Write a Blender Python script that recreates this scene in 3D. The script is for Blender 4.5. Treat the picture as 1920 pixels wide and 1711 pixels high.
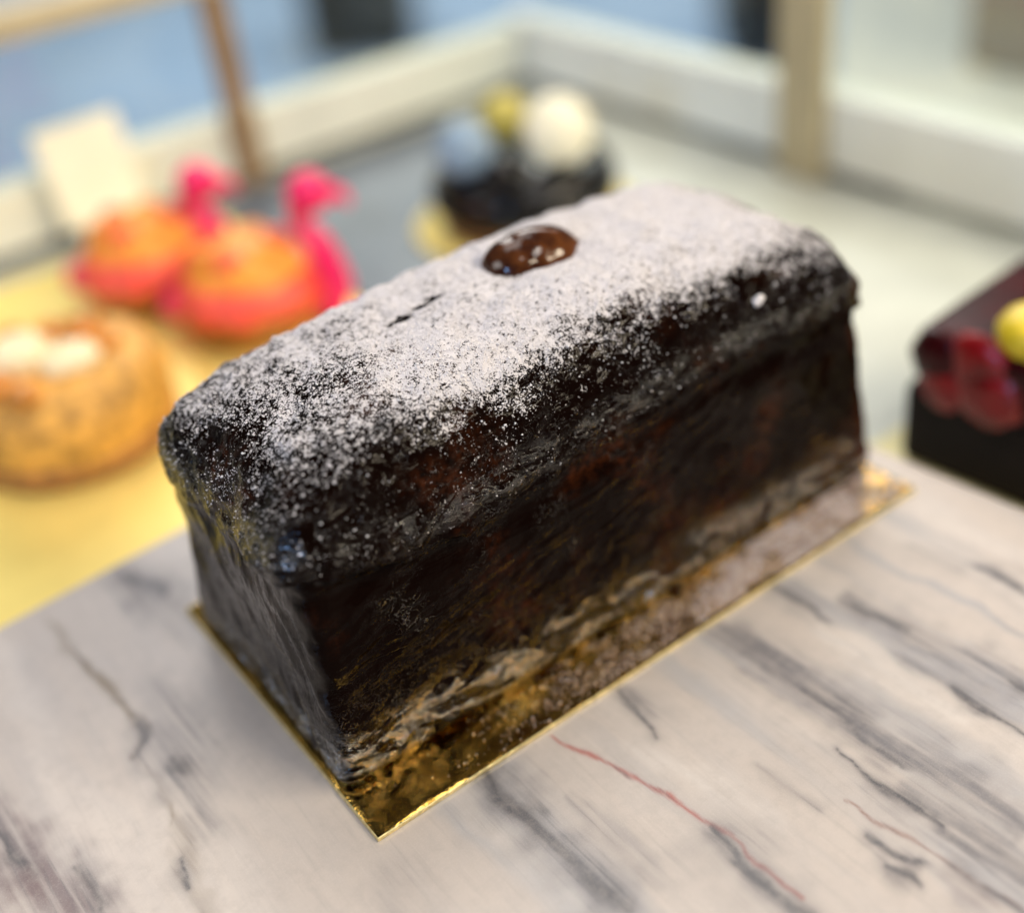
import bpy, bmesh, math, random
import numpy as np
from mathutils import Vector, Matrix

for o in list(bpy.data.objects):
    bpy.data.objects.remove(o)
scene = bpy.context.scene
COL = scene.collection
rad = math.radians

# ------------------------------------------------------------------ camera
cam_d = bpy.data.cameras.new("camera")
cam = bpy.data.objects.new("camera", cam_d)
COL.objects.link(cam)
scene.camera = cam
R_ = Vector((0.79676681, -0.5942003, -0.1099484))
U_ = Vector((0.41206828, 0.40116983, 0.81808465))
D_ = Vector((0.44199816, 0.69712895, -0.56448991))
CAM = Vector((-0.06572, -0.18668, 0.23748))
m = Matrix.Identity(4)
for i in range(3):
    m[i][0], m[i][1], m[i][2], m[i][3] = R_[i], U_[i], -D_[i], CAM[i]
cam.matrix_world = m
cam_d.sensor_width = 36.0
cam_d.sensor_fit = 'HORIZONTAL'
cam_d.lens = 42.68
cam_d.clip_start = 0.01
cam_d.clip_end = 100
cam_d.dof.use_dof = True
cam_d.dof.focus_distance = 0.293
cam_d.dof.aperture_fstop = 2.9

# ------------------------------------------------------------------ world, lamps, exposure
w = bpy.data.worlds.new("World")
scene.world = w
w.use_nodes = True
bg = w.node_tree.nodes["Background"]
bg.inputs[0].default_value = (0.92, 0.96, 1.0, 1)
bg.inputs[1].default_value = 0.12

def area(name, loc, target, sx, sy, power, col):
    d = bpy.data.lights.new(name, 'AREA')
    d.shape = 'RECTANGLE'
    d.size, d.size_y = sx, sy
    d.energy = power
    d.color = col
    o = bpy.data.objects.new(name, d)
    COL.objects.link(o)
    o.location = loc
    o.rotation_euler = (Vector(target) - Vector(loc)).to_track_quat('-Z', 'Y').to_euler()
    return o

area("ceiling_lamp", (0.30, 0.65, 1.6), (0.14, 0.2, 0), 1.0, 0.7, 10.5, (1.0, 0.965, 0.93))
area("background_fill_lamp", (2.2, 3.2, 2.2), (2.2, 3.2, -0.9), 2.5, 2.5, 160, (1.0, 0.97, 0.93))  # added fill, unseen: brightens the floor and things beyond the glass
area("front_fill_lamp", (0.05, -0.55, 1.25), (0.1, 0.25, 0), 0.5, 0.05, 5.5, (1.0, 0.95, 0.87))  # added strip, unseen: glints on the cap and more light from the front
area("glint_lamp", (0.72, -0.85, 0.92), (0.1, 0.03, 0), 0.85, 0.07, 21.0, (1.0, 0.86, 0.64))  # added strip, unseen, sized so the foil throws gold glints onto the loaf
area("side_fill_lamp", (-1.35, 0.45, 0.95), (0.2, 0.2, 0), 0.5, 0.5, 6.5, (1.0, 0.97, 0.94))  # added soft fill from the left for the right ledge and loaf end
area("blue_window_lamp", (-1.05, -0.45, 0.46), (0, 0.02, 0.06), 0.10, 0.20, 4.0, (0.30, 0.55, 1.0))

scene.view_settings.view_transform = 'Standard'
scene.view_settings.look = 'None'
scene.view_settings.exposure = 0.04
scene.view_settings.gamma = 1.0
scene.cycles.use_denoising = True
scene.cycles.max_bounces = 8
scene.cycles.transparent_max_bounces = 8
scene.cycles.caustics_reflective = True
scene.cycles.sample_clamp_indirect = 6.0
scene.cycles.blur_glossy = 0.3

# ------------------------------------------------------------------ helpers
def vnoise(P, seed=0):
    """smooth 3D value noise in -1..1 for an (n,3) array"""
    P = np.asarray(P, float)
    I = np.floor(P).astype(np.int64)
    F = P - I
    F = F * F * F * (F * (F * 6 - 15) + 10)
    def h(x, y, z):
        n = (x * 374761393 + y * 668265263 + z * 2147483647 + seed * 974634777) & 0xFFFFFFFF
        n = ((n ^ (n >> 13)) * 1274126177) & 0xFFFFFFFF
        n = ((n ^ (n >> 16)) * 2246822519) & 0xFFFFFFFF
        return ((n ^ (n >> 15)) & 0xFFFF) / 32767.5 - 1.0
    x, y, z = I[:, 0], I[:, 1], I[:, 2]
    fx, fy, fz = F[:, 0], F[:, 1], F[:, 2]
    r = 0
    for dx in (0, 1):
        for dy in (0, 1):
            for dz in (0, 1):
                wgt = (fx if dx else 1 - fx) * (fy if dy else 1 - fy) * (fz if dz else 1 - fz)
                r = r + wgt * h(x + dx, y + dy, z + dz)
    return r

def fbm(P, octv=4, seed=0, gain=0.5):
    P = np.asarray(P, float)
    a, r = 1.0, 0
    for k in range(octv):
        r = r + a * vnoise(P * (2.03 ** k) + 17.3 * k, seed + k)
        a *= gain
    return r

def sstep(a, b, x):
    t = np.clip((x - a) / (b - a), 0, 1)
    return t * t * (3 - 2 * t)

def mesh_obj(name, verts, faces, mat=None, parent=None, smooth=True):
    me = bpy.data.meshes.new(name)
    me.from_pydata([tuple(v) for v in verts], [], [tuple(f) for f in faces])
    if smooth:
        me.polygons.foreach_set("use_smooth", [True] * len(me.polygons))
    me.update()
    o = bpy.data.objects.new(name, me)
    COL.objects.link(o)
    if mat:
        me.materials.append(mat)
    if parent:
        o.parent = parent
    return o

def bm_obj(name, bm, mat=None, parent=None, smooth=True):
    me = bpy.data.meshes.new(name)
    bmesh.ops.recalc_face_normals(bm, faces=bm.faces)
    bm.to_mesh(me)
    bm.free()
    if smooth:
        me.polygons.foreach_set("use_smooth", [True] * len(me.polygons))
    o = bpy.data.objects.new(name, me)
    COL.objects.link(o)
    if mat:
        me.materials.append(mat)
    if parent:
        o.parent = parent
    return o

def tag(o, label=None, cat=None, group=None, kind=None):
    if label: o["label"] = label
    if cat: o["category"] = cat
    if group: o["group"] = group
    if kind: o["kind"] = kind
    return o

def empty(name, loc, rz=0.0):
    o = bpy.data.objects.new(name, None)
    COL.objects.link(o)
    o.location = loc
    o.rotation_euler = (0, 0, rz)
    o.empty_display_size = 0.01
    return o

def box(name, x0, x1, y0, y1, z0, z1, mat, parent=None, bev=0.001, seg=2):
    bm = bmesh.new()
    bmesh.ops.create_cube(bm, size=1)
    for v in bm.verts:
        v.co = Vector((x0 + (v.co.x + .5) * (x1 - x0), y0 + (v.co.y + .5) * (y1 - y0), z0 + (v.co.z + .5) * (z1 - z0)))
    if bev:
        bmesh.ops.bevel(bm, geom=bm.edges[:], offset=bev, segments=seg, profile=.5, affect='EDGES')
    o = bm_obj(name, bm, mat, parent, smooth=False)
    return o

def lathe(name, prof, mat, parent=None, seg=64, wob=0.0, seed=0, freq=3.0):
    """prof: list of (r,z) from the bottom centre outwards and up to the top centre"""
    V, F = [], []
    for r, z in prof:
        for k in range(seg):
            a = 2 * math.pi * k / seg
            V.append((r * math.cos(a), r * math.sin(a), z))
    V = np.array(V)
    if wob:
        n = fbm(V * freq / 0.04 + 3.1 * seed, 3, seed)
        rr = np.hypot(V[:, 0], V[:, 1])[:, None] + 1e-9
        V[:, :2] += V[:, :2] / rr * (n * wob)[:, None] * np.minimum(1, rr / .01)
        V[:, 2] += n * wob * 0.6 * (V[:, 2] > prof[0][1] + .002)
    for j in range(len(prof) - 1):
        for k in range(seg):
            a, b = j * seg + k, j * seg + (k + 1) % seg
            F.append((a, b, b + seg, a + seg))
    return mesh_obj(name, V, F, mat, parent)

def blob(name, loc, rx, ry, rz, mat, parent=None, wob=0.0, seed=0, sub=3, freq=2.0):
    bm = bmesh.new()
    bmesh.ops.create_icosphere(bm, subdivisions=sub, radius=1)
    P = np.array([v.co[:] for v in bm.verts])
    n = fbm(P * freq + seed * 7.7, 3, seed)
    P = P * (1 + wob * n)[:, None] * np.array([rx, ry, rz]) + np.array(loc)
    for v, q in zip(bm.verts, P):
        v.co = q
    return bm_obj(name, bm, mat, parent)

def tube(name, pts, radii, mat, parent=None, seg=14, sub=6):
    """smooth tapered tube through pts (Catmull-Rom)"""
    P = [Vector(q) for q in pts]
    Q, Rr = [], []
    for i in range(len(P) - 1):
        p0, p1, p2, p3 = P[max(i - 1, 0)], P[i], P[i + 1], P[min(i + 2, len(P) - 1)]
        for k in range(sub):
            t = k / sub
            Q.append(0.5 * ((2 * p1) + (p2 - p0) * t + (2 * p0 - 5 * p1 + 4 * p2 - p3) * t * t + (3 * p1 - p0 - 3 * p2 + p3) * t ** 3))
            Rr.append(radii[i] * (1 - t) + radii[i + 1] * t)
    Q.append(P[-1]); Rr.append(radii[-1])
    V, F = [], []
    up = Vector((0.31, 0.17, 0.93)).normalized()
    for i, q in enumerate(Q):
        d = (Q[min(i + 1, len(Q) - 1)] - Q[max(i - 1, 0)]).normalized()
        a = d.cross(up)
        if a.length < 1e-3: a = d.cross(Vector((1, 0, 0)))
        a.normalize(); b = d.cross(a)
        for k in range(seg):
            th = 2 * math.pi * k / seg
            V.append(q + (a * math.cos(th) + b * math.sin(th)) * Rr[i])
    n = len(Q)
    for i in range(n - 1):
        for k in range(seg):
            F.append((i * seg + k, i * seg + (k + 1) % seg, (i + 1) * seg + (k + 1) % seg, (i + 1) * seg + k))
    F.append(tuple(range(seg))[::-1]); F.append(tuple((n - 1) * seg + k for k in range(seg)))
    return mesh_obj(name, V, F, mat, parent)

# ------------------------------------------------------------------ materials
class NT:
    def __init__(self, name):
        self.mat = bpy.data.materials.new(name)
        self.mat.use_nodes = True
        self.t = self.mat.node_tree
        self.b = self.t.nodes["Principled BSDF"]
        self.out = self.t.nodes["Material Output"]
    def n(self, typ, **kw):
        nd = self.t.nodes.new(typ)
        for k, v in kw.items():
            setattr(nd, k, v)
        return nd
    def lk(self, a, b): self.t.links.new(a, b)
    def val(self, sock, v):
        if hasattr(v, "is_output") or isinstance(v, bpy.types.NodeSocket): self.lk(v, sock)
        else: sock.default_value = v
    def math(self, op, a, b=0.0, clamp=False):
        nd = self.n("ShaderNodeMath", operation=op, use_clamp=clamp)
        self.val(nd.inputs[0], a); self.val(nd.inputs[1], b)
        return nd.outputs[0]
    def coord(self, kind="Object"):
        return self.n("ShaderNodeTexCoord").outputs[kind]
    def mapping(self, vec, scale=(1, 1, 1), rot=(0, 0, 0), loc=(0, 0, 0)):
        nd = self.n("ShaderNodeMapping")
        nd.inputs["Scale"].default_value = scale
        nd.inputs["Rotation"].default_value = rot
        nd.inputs["Location"].default_value = loc
        self.lk(vec, nd.inputs["Vector"])
        return nd.outputs[0]
    def noise(self, vec, scale, detail=3.0, rough=0.55, dist=0.0):
        nd = self.n("ShaderNodeTexNoise")
        self.lk(vec, nd.inputs["Vector"])
        nd.inputs["Scale"].default_value = scale
        nd.inputs["Detail"].default_value = detail
        nd.inputs["Roughness"].default_value = rough
        nd.inputs["Distortion"].default_value = dist
        return nd.outputs["Fac"]
    def ramp(self, fac, a, b, ca=0.0, cb=1.0):
        nd = self.n("ShaderNodeMapRange", interpolation_type='SMOOTHSTEP')
        self.val(nd.inputs["Value"], fac)
        nd.inputs["From Min"].default_value = a; nd.inputs["From Max"].default_value = b
        nd.inputs["To Min"].default_value = ca; nd.inputs["To Max"].default_value = cb
        return nd.outputs["Result"]
    def mix(self, fac, a, b):
        nd = self.n("ShaderNodeMix", data_type='RGBA')
        self.val(nd.inputs[0], fac); self.val(nd.inputs[6], a); self.val(nd.inputs[7], b)
        return nd.outputs[2]
    def bump(self, height, strength, dist, normal=None):
        nd = self.n("ShaderNodeBump")
        nd.inputs["Strength"].default_value = strength
        nd.inputs["Distance"].default_value = dist
        self.lk(height, nd.inputs["Height"])
        if normal is not None: self.lk(normal, nd.inputs["Normal"])
        return nd.outputs["Normal"]
    def set(self, **kw):
        for k, v in kw.items():
            self.val(self.b.inputs[k.replace("_", " ")], v)
        return self

def c4(r, g, b): return (r, g, b, 1.0)

def simple(name, col, rough=0.5, metal=0.0, var=0.25, scale=90, bump=0.0, bscale=300, spec=0.5, sss=0.0, coat=0.0):
    t = NT(name)
    co = t.coord()
    f = t.noise(co, scale, 4)
    lo = tuple(c * (1 - var) for c in col); hi = tuple(min(1, c * (1 + var)) for c in col)
    t.set(Base_Color=t.mix(t.ramp(f, .3, .7), c4(*lo), c4(*hi)), Roughness=rough, Metallic=metal, Coat_Weight=coat)
    t.b.inputs["Specular IOR Level"].default_value = spec
    if sss:
        t.b.inputs["Subsurface Weight"].default_value = sss
        t.b.inputs["Subsurface Radius"].default_value = (.004, .002, .001)
        t.b.inputs["Subsurface Scale"].default_value = 1.0
    if bump:
        t.set(Normal=t.bump(t.noise(co, bscale, 4), bump, .001))
    return t.mat

# chocolate glaze + sugar coverage (attribute "dust" = how much sugar was sifted there)
t = NT("chocolate_glaze")
co = t.coord()
at = t.n("ShaderNodeAttribute", attribute_name="dust").outputs["Fac"]
film = t.n("ShaderNodeAttribute", attribute_name="film").outputs["Fac"]
n1 = t.noise(co, 2100, 3, .7)
n2 = t.noise(co, 620, 3, .65)
gr = t.math('ADD', t.math('MULTIPLY', t.math('SUBTRACT', n1, .5), 2.2), t.math('MULTIPLY', t.math('SUBTRACT', n2, .5), 1.9))
cover = t.ramp(t.math('ADD', at, gr), .46, .60)
patch = t.ramp(t.noise(co, 34, 3, .6), .50, .72)
fine = t.ramp(t.noise(co, 420, 4, .7), .35, .75)
sx_ = t.n("ShaderNodeSeparateXYZ"); t.lk(co, sx_.inputs[0])
endp = t.math('MULTIPLY', t.ramp(t.math('ADD', sx_.outputs[0], t.math('MULTIPLY', t.noise(co, 60, 3), .016)), .0945, .1005), t.ramp(fine, 0, 1, .35, 1.0))  # browner far end: its warm reflection is put into the glaze colour
choc = t.mix(t.math('MAXIMUM', t.math('MULTIPLY', patch, fine), endp), c4(.0036, .0014, .0009), c4(.050, .013, .004))
base = t.mix(cover, choc, c4(.57, .545, .575))
rgw = t.ramp(t.noise(co, 260, 4, .65), .35, .7, .045, .12)
# wrinkled film: long ridges along the loaf, and small pits
gn = t.n("ShaderNodeSeparateXYZ"); t.lk(t.n("ShaderNodeNewGeometry").outputs["Normal"], gn.inputs[0])
fx_n = t.ramp(t.math('ABSOLUTE', gn.outputs[0]), .55, .85)
wrA = t.noise(t.mapping(co, (42, 42, 165), (0, rad(-16), 0)), 1.0, 3, .5, 1.2)
wrB = t.noise(t.mapping(co, (42, 150, 42), (rad(20), 0, 0)), 1.0, 3, .5, 1.2)
wr = t.math('ADD', t.math('MULTIPLY', wrA, t.math('SUBTRACT', 1.0, fx_n)), t.math('MULTIPLY', wrB, fx_n))
ridg = t.math('SUBTRACT', 1.0, t.math('MULTIPLY', t.math('ABSOLUTE', t.math('SUBTRACT', wr, .5)), 5.0))
pits = t.noise(co, 520, 2, .5)
hgt = t.math('ADD', t.math('MULTIPLY', ridg, .28), t.math('MULTIPLY', pits, .45))
# dried threads of glaze: thin raised squiggles, thickest round the lip and the foot
th = t.noise(t.mapping(co, (1, 1, 1.6), (0, rad(-20), 0)), 210, 4, .62, 1.6)
thr = t.ramp(t.math('ABSOLUTE', t.math('SUBTRACT', th, .5)), 0.0, .024, 1.0, 0.0)
zone = t.math('MAXIMUM', film, t.ramp(t.noise(co, 60, 2), .5, .7, 0, .6))
thr = t.math('MULTIPLY', t.math('MULTIPLY', thr, t.ramp(t.noise(co, 95, 3), .38, .52)), zone)
# wet, thicker patches of glaze, streaked along the loaf
wn = t.noise(t.mapping(co, (55, 55, 125), (0, rad(-22), 0)), 1.0, 5, .65, 1.5)
wet = t.math('MULTIPLY', t.math('MULTIPLY', t.ramp(wn, .49, .535), t.ramp(t.noise(t.mapping(co, (1, 1, 1.7), (0, rad(-24), 0)), 330, 5, .68, .8), .40, .52, .10, 1.0)), t.ramp(film, .25, .7))
crk = t.math('MULTIPLY', wet, t.noise(co, 1250, 2, .55))
hgt = t.math('ADD', t.math('ADD', hgt, t.math('MULTIPLY', crk, 1.8)), t.math('ADD', t.math('MULTIPLY', thr, .8), t.math('MULTIPLY', wet, .4)))
nb = t.bump(hgt, .55, .0007)
nb = t.bump(t.math('ADD', cover, t.math('MULTIPLY', n1, cover)), .6, .00035, nb)
rg = t.mix(cover, t.math('SUBTRACT', rgw, t.math('MULTIPLY', wet, .03)), (.95, .95, .95, 1))
t.b.inputs['IOR'].default_value = 2.05
t.set(Base_Color=base, Roughness=rg, Normal=nb, Specular_IOR_Level=t.math('ADD', t.math('ADD', t.math('MULTIPLY', fx_n, .040), .010), t.math('MAXIMUM', t.math('MULTIPLY', thr, .7), wet)))
M_CHOC = t.mat

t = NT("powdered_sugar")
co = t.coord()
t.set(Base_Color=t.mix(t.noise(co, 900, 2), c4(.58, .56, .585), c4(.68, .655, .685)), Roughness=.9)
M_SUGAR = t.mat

# gold foil: metallic, faintly scuffed, greasy patches
t = NT("gold_foil")
co = t.coord()
br = t.noise(t.mapping(co, (60, 900, 60)), 1, 3)
gp = t.ramp(t.noise(co, 130, 5, .7), .46, .60)
gf = t.ramp(t.noise(co, 520, 3, .7), .35, .7)
t.set(Base_Color=t.mix(t.math('MULTIPLY', gp, .8), c4(.90, .56, .13), c4(.62, .34, .06)),
      Metallic=1.0, Roughness=t.ramp(t.math('ADD', t.math('MULTIPLY', gp, .5), t.math('MULTIPLY', gf, .5)), .15, .9, .03, .22),
      Normal=t.bump(t.math('ADD', t.math('MULTIPLY', br, .3), t.noise(co, 300, 4, .6)), .22, .0005))
M_FOIL = t.mat
M_EDGE = simple("gold_paper_edge", (.80, .66, .33), rough=.34, metal=.8, var=.25, scale=500, bump=.3, bscale=900)

# marble: veins are the stone's own colours, stored per vertex, with finer clouding on top
t = NT("veined_marble")
co = t.coord()
va = t.n("ShaderNodeAttribute", attribute_name="vein").outputs["Color"]
cl = t.noise(t.mapping(co, (90, 30, 90), (0, 0, rad(8))), 1.0, 6, .6, .6)
sp = t.noise(co, 1500, 2, .6)
c1 = t.mix(t.ramp(cl, .3, .75, .0, .26), va, c4(.33, .32, .335))
lum = t.n("ShaderNodeRGBToBW"); t.lk(va, lum.inputs[0])
darkz = t.ramp(lum.outputs[0], .20, .46, 1.0, .12)
st1 = t.noise(t.mapping(co, (620, 36, 1), (0, 0, rad(2))), 1.0, 6, .6, .35)
c1 = t.mix(t.math('MULTIPLY', t.ramp(st1, .50, .78), t.math('MULTIPLY', darkz, .9)), c1, c4(.10, .10, .115))
st2 = t.noise(t.mapping(co, (900, 60, 1), (0, 0, rad(-1)), (.3, .7, 0)), 1.0, 6, .65, .5)
c1 = t.mix(t.math('MULTIPLY', t.ramp(st2, .52, .8), .13), c1, c4(.70, .65, .61))
mot = t.noise(co, 240, 7, .68)
c1 = t.mix(t.ramp(mot, .42, .72, 0, .32), c1, c4(.35, .315, .30))
cry = t.noise(co, 2400, 3, .7)
c2 = t.mix(t.ramp(cry, .45, .8, 0, .16), c1, c4(.72, .68, .65))
t.set(Base_Color=c2, Roughness=.32)
t.b.inputs["Subsurface Weight"].default_value = .12
t.b.inputs["Subsurface Radius"].default_value = (.003, .0027, .0025)
t.b.inputs["Subsurface Scale"].default_value = 1.0
M_MARBLE = t.mat

# glass: clear pane, mirror at glancing angles
t = NT("clear_glass")
lw = t.n("ShaderNodeLayerWeight"); lw.inputs["Blend"].default_value = .5
fr = t.math('ADD', t.math('MULTIPLY', t.math('POWER', lw.outputs["Facing"], 5.0), .9), .045)
tr = t.n("ShaderNodeBsdfTransparent"); tr.inputs[0].default_value = c4(.93, .97, .95)
gl = t.n("ShaderNodeBsdfGlossy"); gl.inputs["Roughness"].default_value = .02
mx = t.n("ShaderNodeMixShader")
t.lk(fr, mx.inputs[0]); t.lk(tr.outputs[0], mx.inputs[1]); t.lk(gl.outputs[0], mx.inputs[2])
t.lk(mx.outputs[0], t.out.inputs["Surface"])
M_GLASS = t.mat

# nut on top: translucent-looking brown caramel glaze
t = NT("caramel_glaze")
co = t.coord()
t.set(Base_Color=t.mix(t.ramp(t.noise(co, 130, 4, .6), .35, .7), c4(.026, .007, .003), c4(.095, .030, .007)),
      Roughness=.14, Coat_Weight=.0, Normal=t.bump(t.noise(co, 220, 2, .5), .25, .0010))
t.b.inputs["Specular IOR Level"].default_value = .28
M_NUT = t.mat

M_LEDGE = simple("pale_ledge_paint", (.80, .81, .71), rough=.35, var=.06, scale=20)
M_FLOOR = simple("pale_case_floor", (.52, .53, .47), rough=.3, var=.14, scale=14)
M_SLATE = simple("slate_grey_sheet", (.085, .11, .15), rough=.35, var=.2, scale=25)
M_BROWN = simple("brown_post_paint", (.30, .19, .095), rough=.4, var=.15, scale=30)
M_TAN = simple("tan_post_paint", (.50, .42, .26), rough=.4, var=.1, scale=30)
M_BLUE = simple("blue_floor_covering", (.25, .35, .52), rough=.6, var=.12, scale=2)
M_BLACK = simple("black_lacquer", (.008, .010, .010), rough=.45, var=.3, scale=5)
M_WHITE = simple("pale_counter_top", (.60, .61, .57), rough=.4, var=.06, scale=4)
M_TAUPE = simple("taupe_panel", (.36, .31, .25), rough=.5, var=.08, scale=4)
M_CREAM = simple("cream_card_stock", (.93, .91, .74), rough=.6, var=.05, scale=40)
M_TRAY = simple("yellow_gold_board", (.92, .73, .22), rough=.38, metal=.35, var=.08, scale=30)
M_GOLDCAKE = simple("golden_sponge", (.62, .31, .055), rough=.6, var=.45, scale=140, bump=.6, bscale=260)
M_CRUST = simple("baked_crust", (.36, .15, .03), rough=.6, var=.35, scale=120, bump=.6, bscale=300)
M_CREAMW = simple("whipped_cream", (.82, .70, .46), rough=.5, var=.12, scale=160, sss=.2)
M_CARAMEL = simple("caramel_piece", (.62, .24, .035), rough=.3, var=.4, scale=160)
M_ORANGE = simple("orange_fruit", (.90, .30, .03), rough=.5, var=.2, scale=110)
M_CORAL = simple("coral_glaze", (.85, .085, .05), rough=.45, var=.2, scale=90)
M_PINK = simple("hot_pink_sugar", (.85, .012, .14), rough=.35, var=.1, scale=60)
M_GLAZE = simple("black_mirror_glaze", (.006, .005, .005), rough=.08, var=.2, spec=.3)
M_BISCUIT = simple("brown_biscuit", (.16, .065, .025), rough=.6, var=.3, scale=200, bump=.5)
M_BLUEB = simple("blue_grey_shell", (.24, .34, .46), rough=.35, var=.08)
M_YELLOW = simple("yellow_lemon", (.80, .58, .02), rough=.35, var=.1)
M_MUSTARD = simple("mustard_biscuit", (.50, .42, .09), rough=.5, var=.15)
M_IVORY = simple("ivory_shell", (.84, .80, .62), rough=.35, var=.05)
M_DKCHOC = simple("dark_chocolate", (.007, .0035, .0025), rough=.5, var=.3, scale=60, spec=.15)
M_REDGEL = simple("red_berry_glaze", (.24, .003, .005), rough=.3, var=.45, scale=70)
M_DKRED = simple("dark_cherry_glaze", (.035, .002, .003), rough=.25, var=.4, scale=70, spec=.25)

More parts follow.
